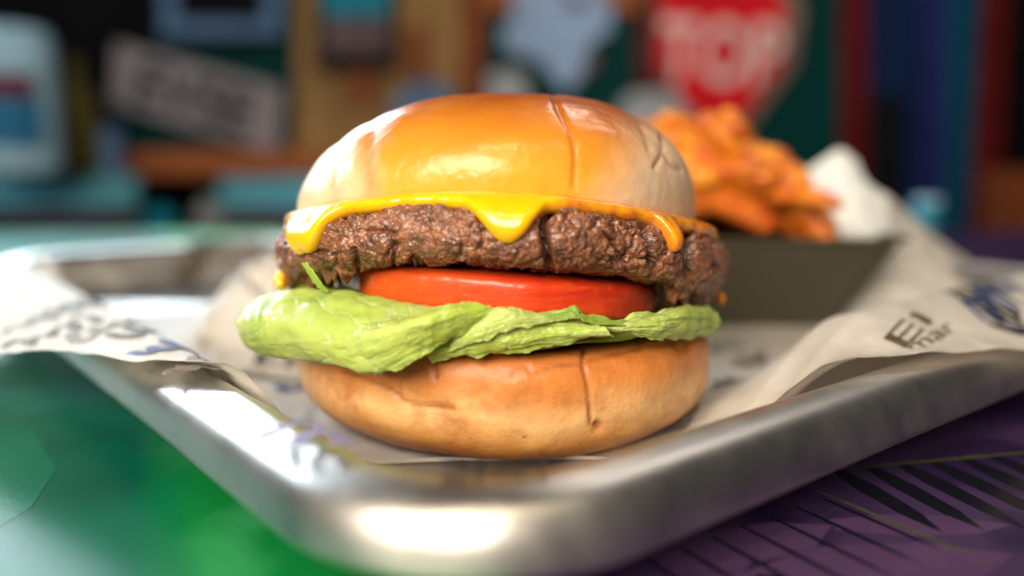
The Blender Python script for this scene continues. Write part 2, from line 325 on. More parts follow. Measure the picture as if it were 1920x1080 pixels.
# ------------------------------------------------------------------ the burger
def warp(x, y): return 0.95 * (1 - (x / 6.0) ** 2) - 0.035 * y - 0.03 * x
def crease(V, lines, wpx, front=None):          # how near each point lies to polylines read off the photograph
    X, Y = proj(V); out = np.zeros(len(V))
    for ln, wt, st in lines:
        ln = bez(ln, 40) if len(ln) > 2 else np.array(ln, float)
        for a, b in zip(ln[:-1], ln[1:]):
            d = b - a; t = np.clip(((X - a[0]) * d[0] + (Y - a[1]) * d[1]) / (d @ d), 0, 1)
            dist = np.hypot(X - a[0] - t * d[0], Y - a[1] - t * d[1]); out = np.maximum(out, st * np.exp(-(dist / wt) ** 2))
    if front is not None: out = out * front
    return out * (.95 + .5 * fbm(V * 1.5 + 60, 3))
def normals(V, nr, nc):
    G = V.reshape(nr, nc, 3); du = np.roll(G, -1, 1) - np.roll(G, 1, 1); dv = np.gradient(G, axis=0); n = np.cross(du, dv); n /= np.linalg.norm(n, axis=-1, keepdims=True) + 1e-9
    n = n.reshape(-1, 3); d = V - V.mean(0); return n if (n * d).sum() > 0 else -n
burger = thing('cheeseburger', 'cheeseburger with melted yellow cheese, tomato and lettuce standing on the tray', 'burger', (0, 0, 0))
def revolve(profile, nth, rfun, zfun=None):
    """profile rows (r, z) -> grid; rows run top pole -> bottom pole"""
    th = np.linspace(0, 2 * np.pi, nth, endpoint=False); r = profile[:, 0][:, None]; z = profile[:, 1][:, None] + 0 * th
    x = r * rfun(th) * np.sin(th); y = -r * rfun(th) * np.cos(th)
    return np.stack([x, y, z], -1).reshape(-1, 3), th
# --- bottom bun
pb = smooth_poly([(0.02, 2.52), (3.0, 2.52), (4.9, 2.52), (5.36, 2.47), (5.52, 2.2), (5.57, 1.75), (5.50, 1.25), (5.24, .85), (4.72, .52), (4.2, .33), (3.7, .27), (2, .26), (0.02, .26)], 3)
t = np.linspace(0, 1, 190); cl = np.r_[0, np.cumsum(np.hypot(*np.diff(pb, axis=0).T))]; cl /= cl[-1]; tt_ = np.interp(t, [0, .22, .62, 1], [0, .33, .72, 1]); pb = np.column_stack([np.interp(tt_, cl, pb[:, 0]), np.interp(tt_, cl, pb[:, 1])])
NT = 640
V, th = revolve(pb, NT, lambda th: 1 + .012 * np.sin(2 * th + 1) + .012 * np.sin(3 * th + .4) + 0 * th)
V[:, 0] += 0.08
hz = np.clip((V[:, 2] - .3) / 2.2, 0, 1); V[:, 2] += hz * (-0.05 * V[:, 1] * .8 + .30 + .16 * fbm(V * .35, 2))
nrm = normals(V, len(pb), NT); fr = sstep(.5, -1.0, V[:, 1])
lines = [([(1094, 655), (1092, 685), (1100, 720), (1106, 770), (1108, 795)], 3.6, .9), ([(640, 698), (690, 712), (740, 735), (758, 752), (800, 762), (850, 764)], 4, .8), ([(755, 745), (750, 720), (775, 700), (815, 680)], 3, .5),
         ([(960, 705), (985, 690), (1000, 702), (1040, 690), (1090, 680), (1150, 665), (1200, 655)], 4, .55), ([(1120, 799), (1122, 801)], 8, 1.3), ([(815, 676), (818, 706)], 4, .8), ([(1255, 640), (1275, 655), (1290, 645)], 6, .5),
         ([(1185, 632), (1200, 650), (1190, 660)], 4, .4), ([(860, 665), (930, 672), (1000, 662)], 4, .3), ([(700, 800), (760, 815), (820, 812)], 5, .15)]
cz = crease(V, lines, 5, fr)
bulge = fbm(V * .45 + 5, 3)
X_, Y_ = proj(V)
puff = fr * (np.exp(-((X_ - 960) / 130) ** 2 - ((Y_ - 720) / 50) ** 2) * .12 + np.exp(-((X_ - 1200) / 85) ** 2 - ((Y_ - 700) / 50) ** 2) * .10)
side = sstep(2.6, 2.3, V[:, 2]) * sstep(.3, .6, V[:, 2])
V = V + nrm * ((.07 * bulge + puff + + .03 * fbm(V * 1.3 + 8, 3) + .008 * fbm(V * 6, 3) - .10 * cz))[:, None]
m = M('bread_lower', rough=0.46, sss=0.12, ssss=0.002, spec=0.4, coat=0.18, coatr=0.35); m.set('sssr', (1.0, 0.45, 0.2)); c = m.coord(100)
sp = m.n('ShaderNodeSeparateXYZ'); m.L(c, sp.inputs[0]); h = m.math('ADD', sp.outputs[2], m.math('MULTIPLY', m.noise(.5, 5, .6, c), 1.1))
col = m.ramp(m.math('MULTIPLY_ADD', h, 0.27, 0.0), [(0.17, (0.16, 0.05, 0.010)), (0.34, (0.40, 0.15, 0.03)), (0.48, (0.66, 0.33, 0.09)), (0.62, (0.78, 0.47, 0.20)), (0.80, (0.64, 0.23, 0.05)), (0.95, (0.55, 0.17, 0.035))])
blot = m.ramp(m.noise(.8, 5, .65, c), [(0.45, 0.0), (0.68, 1.0)]); col = m.mix(m.math('MULTIPLY', blot, .75), col, (0.42, 0.13, 0.025))
spk = m.ramp(m.noise(4.5, 3, .6, c), [(0.66, 0.0), (0.76, 1.0)]); col = m.mix(m.math('MULTIPLY', spk, .6), col, (0.22, 0.055, 0.015))
col = m.mix(m.math('MULTIPLY', m.attr('groove'), .8), col, (0.30, 0.08, 0.02)); m.set('color', col)  # grooves mixed towards a darker brown
m.set('normal', m.bump(m.math('ADD', m.noise(6, 5, .65, c), m.math('ADD', m.math('MULTIPLY', m.voro(11, c), .5), m.math('MULTIPLY', m.noise(1.7, 5, .65, c), 1.6))), .36, .03)); BREAD2 = m.m
mesh('bottom_bun', V, gridf(len(pb), NT, True), BREAD2, burger, cols={'groove': np.clip(cz, 0, 1)})
# --- top bun
NT = 760; tr_ = np.linspace(0, 1, 150)
th = np.linspace(0, 2 * np.pi, NT, endpoint=False); cx_, sx_ = -np.cos(th), np.sin(th)
ex = 2.55 - .78 * np.clip(-sx_, 0, 1) ** 1.2 + .15 * np.clip(sx_, 0, 1) - .2 * np.clip(-cx_, 0, 0)
rb = 5.2 * (1 + .006 * np.sin(3 * th + 1) + .006 * np.sin(5 * th)) ; x0 = rb * sx_; y0 = rb * cx_
zr = 5.38 + warp(x0, y0) * .98
rows = []
for t in tr_:                            # 0 = centre top, 1 = rim
    rr = np.sin(t * np.pi / 2) ** 1.0; hh = (1 - rr ** ex * .9999) ** (1 / ex)
    rows.append(np.stack([x0 * rr, y0 * rr, zr * (1 - hh) + (8.72 - .02 * x0 * rr) * hh], -1))
for t in np.linspace(0, 1, 14)[1:]:      # rounded lip and flat underside
    rr = 1 - .03 * (1 - math.cos(min(t * 4, 1) * math.pi / 2)) - .96 * max(0, (t - .25) / .75); zz = 5.38 + warp(x0 * rr, y0 * rr) * .98 - .22 * math.sin(min(t * 4, 1) * math.pi / 2) + .2 * max(0, (t - .25) / .75)
    rows.append(np.stack([x0 * rr, y0 * rr, zz], -1))
V = np.array(rows); nrw = len(rows); V = V.reshape(-1, 3); V[:, 0] += -0.10
# side wall a little bulged just above the rim
nrm = normals(V, nrw, NT); fr = sstep(1.5, 0.0, V[:, 1])
X_, Y_ = proj(V)
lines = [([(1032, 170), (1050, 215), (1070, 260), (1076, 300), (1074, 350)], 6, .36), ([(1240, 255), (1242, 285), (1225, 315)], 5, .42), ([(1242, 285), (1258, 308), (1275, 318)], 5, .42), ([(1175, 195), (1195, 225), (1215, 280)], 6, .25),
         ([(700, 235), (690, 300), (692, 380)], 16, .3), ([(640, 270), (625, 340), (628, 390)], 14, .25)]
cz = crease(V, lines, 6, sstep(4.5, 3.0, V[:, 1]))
V = V + nrm * (.10 * fbm(V * .35 + 2, 3) + .022 * fbm(V * 1.5 + 4, 3) * 1.0 + .0035 * fbm(V * 8, 2) - .10 * cz)[:, None]
lobe = np.exp(-((X_ - 1130) / 60) ** 2) * .05 * fr; V = V + nrm * lobe[:, None]
# baked crust colour: dark golden over the crown, pale on the pulled-apart sides
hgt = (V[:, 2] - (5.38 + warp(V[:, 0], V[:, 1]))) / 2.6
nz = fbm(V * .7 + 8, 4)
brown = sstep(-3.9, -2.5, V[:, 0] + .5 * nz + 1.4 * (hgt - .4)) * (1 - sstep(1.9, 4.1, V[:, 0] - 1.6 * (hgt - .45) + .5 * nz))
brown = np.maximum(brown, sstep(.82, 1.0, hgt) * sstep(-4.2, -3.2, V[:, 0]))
m = M('bread_crown', rough=0.4, sss=0.2, ssss=0.003, spec=0.35, coat=0.3, coatr=0.16); m.set('sssr', (1.0, 0.42, 0.15)); c = m.coord(100)
bn = m.ramp(m.noise(.55, 5, .6, c), [(0.3, 0.0), (0.72, 1.0)])
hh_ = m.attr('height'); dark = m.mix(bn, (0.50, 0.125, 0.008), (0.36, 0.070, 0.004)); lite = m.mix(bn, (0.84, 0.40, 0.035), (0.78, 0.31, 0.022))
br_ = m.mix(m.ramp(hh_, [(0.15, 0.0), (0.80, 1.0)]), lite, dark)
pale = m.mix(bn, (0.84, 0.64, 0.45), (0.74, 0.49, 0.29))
col = m.mix(m.attr('brown'), pale, br_); col = m.mix(m.math('MULTIPLY', m.attr('groove'), 1.0), col, (0.34, 0.08, 0.012)); m.set('color', col)  # grooves of the crown mixed towards a darker brown too
m.set('rough', m.math('MULTIPLY_ADD', m.noise(1.2, 4, .6, c), .3, .2)); m.set('coat', m.math('MULTIPLY_ADD', m.attr('brown'), .28, .06))
m.set('normal', m.bump(m.math('ADD', m.noise(2.2, 4, .55, c), m.math('MULTIPLY', m.noise(11, 4, .6, c), .3)), .2, .05))
cn = m.bump(m.math('ADD', m.noise(2.6, 4, .6, c), m.math('MULTIPLY', m.noise(9, 3, .6, c), .3)), .45, .05); m.L(cn, m.b.inputs['Coat Normal']); BREAD1 = m.m
mesh('top_bun', V, gridf(nrw, NT, True, True), BREAD1, burger, cols={'groove': np.clip(cz, 0, 1), 'brown': np.clip(brown, 0, 1), 'height': np.clip(hgt, 0, 1)})
# --- patty
NT, NP = 1500, 240
ph = np.concatenate([np.linspace(90, 62, 26)[:-1], np.linspace(62, -62, NP - 51), np.linspace(-62, -90, 27)[1:]]); ph = np.radians(ph)
def patty_R(th): return 5.88 * (1 + .008 * np.sin(3 * th + 2) + .010 * np.sin(5 * th + .5) + .006 * np.sin(8 * th))
HP = 0.90; ZP = 4.48
def patty_pt(phi, th):
    r = np.maximum(np.abs(np.cos(phi)), 1e-3) ** .30; z = np.sign(np.sin(phi)) * np.abs(np.sin(phi)) ** .75 * HP
    rr = r * patty_R(th); x = rr * np.sin(th) + .02; y = -rr * np.cos(th); return np.stack([x, y, ZP + z + warp(x, y)], -1)
th = np.linspace(0, 2 * np.pi, NT, endpoint=False)
TT, PP = np.meshgrid(th, ph); V = patty_pt(PP, TT).reshape(-1, 3); nrm = normals(V, len(ph), NT)
jit = V + .12 * np.stack([perlin(V * 2.2), perlin(V * 2.2 + 40), perlin(V * 2.2 + 80)], -1)
a1, a2 = worley(jit * 1.15); b1, b2 = worley(jit * 2.7 + 7); c1, c2 = worley(jit * 6.0 + 3)
low = fbm(V * .55 + 1, 3); fr = sstep(.5, -.5, V[:, 1])
cr1 = np.exp(-((a2 - a1) / .10) ** 2) * sstep(-.25, .35, perlin(V * .8 + 12)); cr2 = np.exp(-((b2 - b1) / .13) ** 2); big = worley(jit * .62 + 11); crb = np.exp(-((big[1] - big[0]) / .05) ** 2) * sstep(-.1, .25, perlin(V * .7 + 33)); cr3 = np.exp(-((c2 - c1) / .16) ** 2)
fis = crease(V, [([(1040, 385), (1022, 410), (1024, 450), (1030, 500)], 7, 1.6), ([(1215, 420), (1222, 460), (1226, 500)], 7, 1.3), ([(1292, 430), (1297, 470), (1292, 510)], 8, 1.5), ([(1120, 420), (1150, 450), (1165, 480)], 4, .8),
                 ([(735, 455), (738, 500)], 4, .8), ([(660, 470), (675, 520)], 5, .7), ([(895, 400), (905, 440), (898, 470)], 4, .5), ([(640, 400), (655, 440)], 5, .4), ([(1340, 440), (1350, 500)], 6, .7)], 6, fr)
disp = -.15 * crb + .07 * (.5 - np.clip(big[0], 0, 1)) + .10 * low + .08 * (.55 - np.clip(a1, 0, 1)) + .05 * (.5 - np.clip(b1, 0, 1)) + .05 * (.5 - np.clip(c1, 0, 1)) * sstep(-.1, .3, perlin(V * 1.3)) + .085 * fbm(V * 3.8, 5, .65) - .14 * cr1 - .05 * cr2 * sstep(-.1, .3, perlin(V * 1.1 + 70)) - .02 * cr3 - .22 * fis + .018 * fbm(V * 13, 2)
edge = np.abs(np.sin(PP.ravel())) ; disp = disp * (1 - .7 * sstep(.97, 1, edge))
V = V + nrm * disp[:, None]
# ragged hanging crumbs along the lower right edge
rag = sstep(-.35, -.75, PP.ravel()) * fr * np.maximum(0, fbm(V * 1.8 + 30, 3)) * (sstep(2.5, 4.5, V[:, 0]) + sstep(-2.5, -4, V[:, 0]))
V[:, 2] -= rag * 1.2 + sstep(-.1, -.9, PP.ravel()) * (.42 * sstep(3.2, 5.8, V[:, 0]) + .22 * sstep(-3.5, -5.8, V[:, 0]))
char_shade_m = np.clip(sstep(.45, .95, np.sin(PP.ravel()) + .35 * fbm(V * 1.5 + 6, 3)) + sstep(.62, 1.0, -np.sin(PP.ravel()) + .3 * fbm(V * 1.4 + 16, 3)), 0, 1)
char_shade_m = np.maximum(char_shade_m, sstep(.15, .45, fbm(V * .9 + 50, 3)) * .5); char_shade_m = np.maximum(char_shade_m, .8 * np.clip(fis, 0, 1))  # besides real char, the fissures get their shade painted in dark
fatm = sstep(.10, .42, fbm(V * 1.6 + 22, 4))
m = M('ground_beef', rough=0.42, spec=0.6, coat=0.5, coatr=0.12, sss=0.04, ssss=0.002); m.set('sssr', (1, .3, .2)); c = m.coord(100)
n1 = m.noise(2.2, 6, .7, c); n2 = m.noise(9, 5, .7, c)
col = m.ramp(n1, [(0.28, (0.060, 0.018, 0.008)), (0.45, (0.175, 0.055, 0.024)), (0.58, (0.29, 0.098, 0.040)), (0.74, (0.46, 0.205, 0.10))])
col = m.mix(m.ramp(n2, [(0.45, 0.0), (0.70, .5)]), col, (0.42, 0.20, 0.11)); col = m.mix(m.ramp(m.noise(5, 5, .7, m.coord(100)), [(0.50, 0.0), (0.62, .85)]), col, (0.045, 0.014, 0.007))
col = m.mix(m.math('MULTIPLY', m.attr('fat'), .3), col, (0.42, 0.20, 0.12)); col = m.mix(m.math('MULTIPLY', m.attr('char_shade'), .85), col, (0.030, 0.013, 0.008)); m.set('color', col)
m.set('rough', m.ramp(m.noise(5, 4, .6, c), [(0.35, .22), (0.6, .6)])); m.set('normal', m.bump(m.math('ADD', m.noise(10, 5, .7, c), m.math('MULTIPLY', m.voro(16, c), .8)), .55, .035)); BEEF = m.m
mesh('beef_patty', V, gridf(len(ph), NT, True), BEEF, burger, cols={'char_shade': char_shade_m, 'fat': fatm})
# --- cheese
NT = 1100; th = np.linspace(0, 2 * np.pi, NT, endpoint=False)
phs = np.radians(np.linspace(80, -85, 260)); base = np.array([patty_pt(np.full(1, p), np.zeros(1))[0] for p in phs]); prr = -base[:, 1]; pz = base[:, 2] - warp(base[:, 0], base[:, 1]); arc = np.r_[0, np.cumsum(np.hypot(np.diff(prr), np.diff(pz)))]
s0 = np.interp(4.3, prr[:120], arc[:120]) if prr[0] < 4.3 else 0.0
kr = np.argmin(abs(phs - R(38))); s_rim = arc[kr]
Xs, Ys = proj(patty_pt(np.full(NT, R(38)), th)); frt = np.cos(th) > -.05
def blob(c_, w_, a_, p=2): return a_ * np.exp(-np.abs((Xs - c_) / w_) ** p) * frt
L_ = .07 + .09 * fbm(np.stack([th * 3, th * 0, th * 0], -1), 3) + .05 * fbm(np.stack([th * 14, th * 0, th * 0 + 5], -1), 2) + 0.0 * th
L_ = L_ + blob(950, 50, .66, 2.4) + blob(950, 95, .22, 2) + blob(602, 34, .90, 3) + blob(1236, 13, .72, 3) + blob(640, 70, .04) - blob(1090, 60, .06) 
L_ = L_ + np.where(~frt, .25 + .4 * np.maximum(0, np.sin(th * 7)), 0)
NS = 64; uu = np.linspace(0, 1, NS); rows_o, rows_i = [], []
thk0 = .075
send = s_rim + L_
dr = sstep(.35, .9, L_)                                     # 1 in the drips
dist_e = None
def pat_at(s):
    p = np.interp(s, arc, phs); return patty_pt(p, th), p
E = []
for u in uu:
    s = s0 + (send - s0) * (1 - (1 - u) ** 1.25)
    P0, p = pat_at(s); P1, _ = pat_at(s + .01); tg = P1 - P0; tg /= np.linalg.norm(tg, axis=1)[:, None]
    ta = np.stack([np.cos(th), np.sin(th), 0 * th], -1); n = np.cross(tg, ta); n /= np.linalg.norm(n, axis=1)[:, None]
    out = P0 - np.array([.02, 0, ZP]); n = np.where(((n * out).sum(1) < 0)[:, None], -n, n)
    d = send - s; rr_ = .14 + .10 * dr; cap = np.sqrt(np.clip(1 - np.clip(1 - d / rr_, 0, 1) ** 2, 0, 1)); bead = .045 * dr * np.exp(-((d - .28) / .28) ** 2)
    wv = .03 * fbm(P0 * 1.1 + 3, 2)
    th_ = (thk0 + wv + bead) * cap
    off = .085 * sstep(s_rim - .6, s_rim + .1, s)             # clears the knobbly meat
    rows_o.append(P0 + n * (th_ + off * cap + .02)[:, None]); rows_i.append(P0 - n * (.12))
V = np.concatenate([np.array(rows_o), np.array(rows_i)[::-1]]); nrw = V.shape[0]; V = V.reshape(-1, 3)
V = V + .010 * np.stack([fbm(V * 2.5, 2), fbm(V * 2.5 + 9, 2), fbm(V * 2.5 + 5, 2)], -1)
X_, Y_ = proj(V)
brn = sstep(1010, 1090, X_) * .75 * (V[:, 1] < 1) * (.6 + .8 * fbm(V * 2.5, 4)); brn = np.maximum(brn, .35 * sstep(.1, .5, fbm(V * 1.3 + 6, 4)) * sstep(900, 1100, X_))
m = M('melted_cheese', rough=0.24, spec=0.5, sss=0.45, ssss=0.004, coat=0.5, coatr=0.08); m.set('sssr', (1.0, .55, .08)); c = m.coord(100)
col = m.mix(m.ramp(m.noise(.8, 4, .6, c), [(0.3, 0.0), (0.7, 1.0)]), (0.97, 0.54, 0.002), (0.93, 0.44, 0.002)); bb = m.attr('browned')
col = m.mix(m.ramp(bb, [(0.05, 0.0), (0.5, 1.0)]), col, (0.75, 0.24, 0.015)); col = m.mix(m.ramp(m.math('MULTIPLY_ADD', m.noise(3.5, 5, .7, c), .8, m.math('MULTIPLY', bb, .5)), [(0.68, 0.0), (0.86, .85)]), col, (0.30, 0.05, 0.01))
m.set('color', col); m.set('normal', m.bump(m.math('ADD', m.noise(3.0, 4, .6, c), m.math('MULTIPLY', m.noise(13, 3, .5, c), .2)), .22, .04)); CHEESE = m.m
mesh('melted_cheese', V, gridf(nrw, NT, True), CHEESE, burger, cols={'browned': np.clip(brn, 0, 1)})
def blobmesh(name, c_, rad, mat, parent, seed=0, n=26, amp=.15, cols=None):
    a = np.linspace(0, np.pi, n); b = np.linspace(0, 2 * np.pi, 2 * n, endpoint=False); A_, B_ = np.meshgrid(a, b, indexing='ij')
    D = np.stack([np.sin(A_) * np.cos(B_), np.sin(A_) * np.sin(B_), np.cos(A_)], -1).reshape(-1, 3); D = D * (1 + amp * fbm(D * 1.4 + seed, 3))[:, None]
    V = D * np.array(rad) + np.array(c_); return mesh(name, V, gridf(n, 2 * n, True, True), mat, parent, cols=cols)
blobmesh('cheese_drip', at(528, 526, -2.0), (.17, .3, .24), CHEESE, burger, 3, amp=.4); blobmesh('cheese_drip', at(1352, 560, -1.0), (.10, .2, .17), plain('browned_cheese', (0.55, 0.19, 0.015), .35, coat=.3), burger, 7, amp=.4)
# --- tomato
def slab(c_, rx, ry, h, zf, nth=420, npr=40, exr=.42, exz=.9):
    ph_ = np.linspace(np.pi / 2, -np.pi / 2, npr); th = np.linspace(0, 2 * np.pi, nth, endpoint=False); r = np.maximum(np.cos(ph_), 0) ** exr; z = np.sign(np.sin(ph_)) * np.abs(np.sin(ph_)) ** exz * h / 2
    Rw = (1 + .012 * np.sin(2 * th + .4) + .012 * np.sin(5 * th)); x = c_[0] + rx * r[:, None] * Rw * np.sin(th); y = c_[1] - ry * r[:, None] * Rw * np.cos(th); zz = z[:, None] + zf(x, y)
    return np.stack([x, y, zz], -1).reshape(-1, 3), npr, nth
V, a_, b_ = slab((.12, -1.55), 3.72, 3.78, .98, lambda x, y: 4.27 - .055 * (x - .1) - .016 * (x + .4) ** 2 - .03 * (y + 5), npr=70, exr=.16, exz=.42)
nrm = normals(V, a_, b_); V = V + (.035 * fbm(V * 1.2, 3) + .01 * fbm(V * 6, 2))[:, None] * nrm
m = M('tomato_skin', rough=0.34, spec=0.4, sss=0.3, ssss=0.004, coat=0.25, coatr=0.15); m.set('sssr', (1.0, .2, .08)); c = m.coord(100)
st = m.n('ShaderNodeMapping'); st.inputs['Scale'].default_value = (1, 1, 7); m.L(c, st.inputs[0])
col = m.mix(m.ramp(m.noise(.9, 5, .6, st.outputs[0]), [(0.3, 0.0), (0.7, 1.0)]), (0.56, 0.022, 0.008), (0.72, 0.070, 0.012))
sp = m.n('ShaderNodeSeparateXYZ'); m.L(c, sp.inputs[0]); col = m.mix(m.ramp(m.math('MULTIPLY_ADD', sp.outputs[0], .1, .5), [(0.15, .55), (0.6, 0.0)]), col, (0.84, 0.17, 0.02))
col = m.mix(m.math('MULTIPLY', m.attr('rim'), .8), col, (0.85, 0.35, 0.16))
col = m.mix(m.ramp(m.noise(7, 3, .6, c), [(0.62, 0.0), (0.75, .35)]), col, (0.80, 0.30, 0.08)); m.set('color', col)
m.set('normal', m.bump(m.noise(3, 5, .7, st.outputs[0]), .25, .03)); TOM = m.m
row = np.repeat(np.linspace(0, 1, a_), b_); rim = np.exp(-((row - .71 - .008 * fbm(V * 1.2, 2)) / .008) ** 2) * sstep(-.1, .3, fbm(V * 1.0 + 6, 2)) 
mesh('tomato_slice', V, gridf(a_, b_, True), TOM, burger, cols={'rim': rim})
# --- lettuce
m = M('lettuce', rough=0.36, spec=0.45, coat=0.3, coatr=0.15, sss=0.12, ssss=0.002); m.set('sssr', (.6, 1.0, .2)); c = m.coord(100)
gm = m.attr('vein'); g1 = m.ramp(m.noise(.9, 5, .6, c), [(0.3, 0.0), (0.7, 1.0)])
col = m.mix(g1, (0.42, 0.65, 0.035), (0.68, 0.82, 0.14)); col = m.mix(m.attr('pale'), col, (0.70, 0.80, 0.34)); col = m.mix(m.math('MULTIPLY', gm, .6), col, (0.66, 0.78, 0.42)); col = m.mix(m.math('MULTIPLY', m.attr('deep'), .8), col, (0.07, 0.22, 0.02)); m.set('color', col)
stl = m.n('ShaderNodeMapping'); stl.inputs['Scale'].default_value = (.5, .8, 2.2); stl.inputs['Rotation'].default_value = (0, R(-25), 0); m.L(c, stl.inputs[0])
m.set('normal', m.bump(m.math('ADD', m.noise(1.8, 4, .5, stl.outputs[0]), m.math('MULTIPLY', m.noise(8, 3, .5, c), .12)), .3, .06))
tr = m.n('ShaderNodeBsdfTranslucent'); m.L(col, tr.inputs[0]); mx = m.n('ShaderNodeMixShader'); mx.inputs[0].default_value = 0.34
m.L(m.b.outputs[0], mx.inputs[1]); m.L(tr.outputs[0], mx.inputs[2]); m.L(mx.outputs[0], m.t.nodes['Material Output'].inputs[0]); LET = m.m
def leaf(rowsP, name='lettuce_leaf', nu=260, nv=90, ruf=.10, vein=1.0, pale=.3, deepf=None, seed=0, thick=.022, twist=0):
    """rowsP: list of curves (each a list of (px, py, Y)); lofted through them"""
    curves = [bez([at(*p) for p in row], nu) for row in rowsP]; G = np.array([bez([cv[i] for cv in curves], nv) for i in range(nu)])      # nu x nv x 3
    du = np.gradient(G, axis=0); dv = np.gradient(G, axis=1); n = np.cross(du, dv); n /= np.linalg.norm(n, axis=-1, keepdims=True) + 1e-9
    uu_, vv_ = np.meshgrid(np.linspace(0, 1, nu), np.linspace(0, 1, nv), indexing='ij')
    q = G * 1.0; w1 = fbm(q * .9 + seed, 3); w2 = 1 - 2 * np.abs(fbm(q * 1.6 + seed + 9, 3)); edge = sstep(.75, 1, np.abs(vv_ * 2 - 1))
    vn = np.exp(-((np.abs(fbm(np.stack([uu_ * 5 + vv_ * 3, vv_ * 5 - uu_ * 2, 0 * uu_ + seed], -1), 3))) / .035) ** 2) * vein
    w3 = fbm(np.stack([uu_ * 9 + seed, vv_ * 2.2, 0 * uu_], -1), 3)
    G = G + n * (1.5 * ruf * w1 + .012 * w2 + .02 * vn + ruf * .9 * w3 + -.5 * ruf * (1 - 2 * np.abs(fbm(np.stack([uu_ * 2.2 + seed + 3, vv_ * 5, 0 * uu_], -1), 2))) + ruf * 1.6 * edge * fbm(np.stack([uu_ * 7 + seed, vv_ * 1, 0 * uu_], -1), 2))[..., None]; G[..., 2] += edge * .10 * fbm(np.stack([uu_ * 8 + seed + 5, vv_ * 1, 0 * uu_], -1), 3)
    V = G.reshape(-1, 3); o = mesh(name, V, gridf(nu, nv), LET, burger, cols={'vein': vn.ravel(), 'pale': np.clip(pale + .5 * fbm(q * .6 + 4 + seed, 2), 0, 1).ravel(), 'deep': (deepf(uu_, vv_) if deepf is not None else 0 * uu_).ravel()})
    sm_ = o.modifiers.new('thick', 'SOLIDIFY'); sm_.thickness = thick * S; sm_.offset = 0; return o
# left rolled leaf: rows run from the tucked top edge over the bulge to the tucked bottom edge
leaf([[(470, 575, -1.2), (520, 556, -1.6), (600, 552, -2.2), (700, 566, -3.2), (790, 586, -4.2), (850, 590, -4.9), (900, 588, -5.0)],
      [(452, 582, -2.0), (505, 556, -3.0), (600, 546, -3.8), (690, 556, -4.6), (780, 576, -5.3), (850, 572, -5.7), (890, 572, -5.6)],
      [(446, 610, -3.0), (500, 592, -4.4), (600, 590, -5.2), (690, 602, -5.7), (780, 606, -6.1), (850, 592, -6.2), (915, 578, -5.9)],
      [(456, 636, -3.0), (505, 635, -4.6), (600, 636, -5.6), (690, 648, -6.1), (770, 640, -6.3), (840, 618, -6.3), (925, 590, -5.9)],
      [(470, 656, -2.6), (520, 668, -4.0), (600, 678, -5.3), (680, 694, -6.0), (745, 690, -6.2), (810, 655, -6.1), (900, 606, -5.7)],
      [(480, 650, -1.6), (540, 664, -3.0), (610, 672, -4.5), (690, 690, -5.4), (740, 680, -5.6), (800, 650, -5.5), (880, 606, -5.3)]], ruf=.07, pale=.35, seed=1)
# fold ridge running across the roll
leaf([[(640, 585, -5.0), (700, 596, -5.6), (760, 596, -5.9), (830, 576, -6.2), (880, 566, -6.0)],
      [(620, 640, -5.7), (690, 630, -6.2), (760, 612, -6.5), (830, 590, -6.5), (900, 572, -6.1)],
      [(640, 684, -5.6), (700, 672, -6.25), (770, 640, -6.45), (840, 612, -6.4), (930, 582, -6.0)],
      [(690, 702, -5.8), (740, 696, -6.2), (790, 668, -6.3), (850, 634, -6.2), (935, 596, -5.8)]], ruf=.06, pale=.25, seed=5)
# centre leaf
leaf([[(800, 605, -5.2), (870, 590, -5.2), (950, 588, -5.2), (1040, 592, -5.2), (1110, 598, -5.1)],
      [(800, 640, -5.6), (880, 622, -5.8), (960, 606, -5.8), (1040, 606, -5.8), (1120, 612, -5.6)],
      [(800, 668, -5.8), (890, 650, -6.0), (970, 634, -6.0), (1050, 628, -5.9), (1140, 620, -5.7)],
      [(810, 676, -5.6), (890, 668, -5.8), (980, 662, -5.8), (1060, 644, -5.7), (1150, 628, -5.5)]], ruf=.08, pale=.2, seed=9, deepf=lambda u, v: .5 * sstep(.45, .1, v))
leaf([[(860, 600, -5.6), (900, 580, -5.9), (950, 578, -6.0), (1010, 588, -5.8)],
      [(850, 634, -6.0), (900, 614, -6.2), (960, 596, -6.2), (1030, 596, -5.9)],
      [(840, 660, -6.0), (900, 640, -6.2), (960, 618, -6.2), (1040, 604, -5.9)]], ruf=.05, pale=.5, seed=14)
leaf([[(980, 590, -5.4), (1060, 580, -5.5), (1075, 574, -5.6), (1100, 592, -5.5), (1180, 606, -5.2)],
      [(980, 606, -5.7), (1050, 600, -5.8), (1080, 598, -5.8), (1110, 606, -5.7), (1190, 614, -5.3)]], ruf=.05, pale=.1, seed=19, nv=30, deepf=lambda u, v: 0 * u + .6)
# right leaf
leaf([[(1090, 598, -4.8), (1150, 600, -4.9), (1220, 590, -4.3), (1280, 574, -3.4), (1330, 580, -2.2), (1345, 598, -1.2)],
      [(1090, 606, -5.2), (1160, 606, -5.3), (1225, 600, -4.9), (1285, 588, -4.2), (1332, 590, -2.9), (1349, 604, -1.8)],
      [(1100, 614, -5.3), (1160, 616, -5.4), (1220, 616, -5.1), (1275, 614, -4.4), (1325, 612, -3.0), (1345, 612, -1.9)],
      [(1110, 618, -5.0), (1170, 624, -5.1), (1215, 630, -4.9), (1262, 636, -4.2), (1315, 630, -2.8), (1335, 625, -1.6)]], ruf=.08, pale=.35, seed=23)
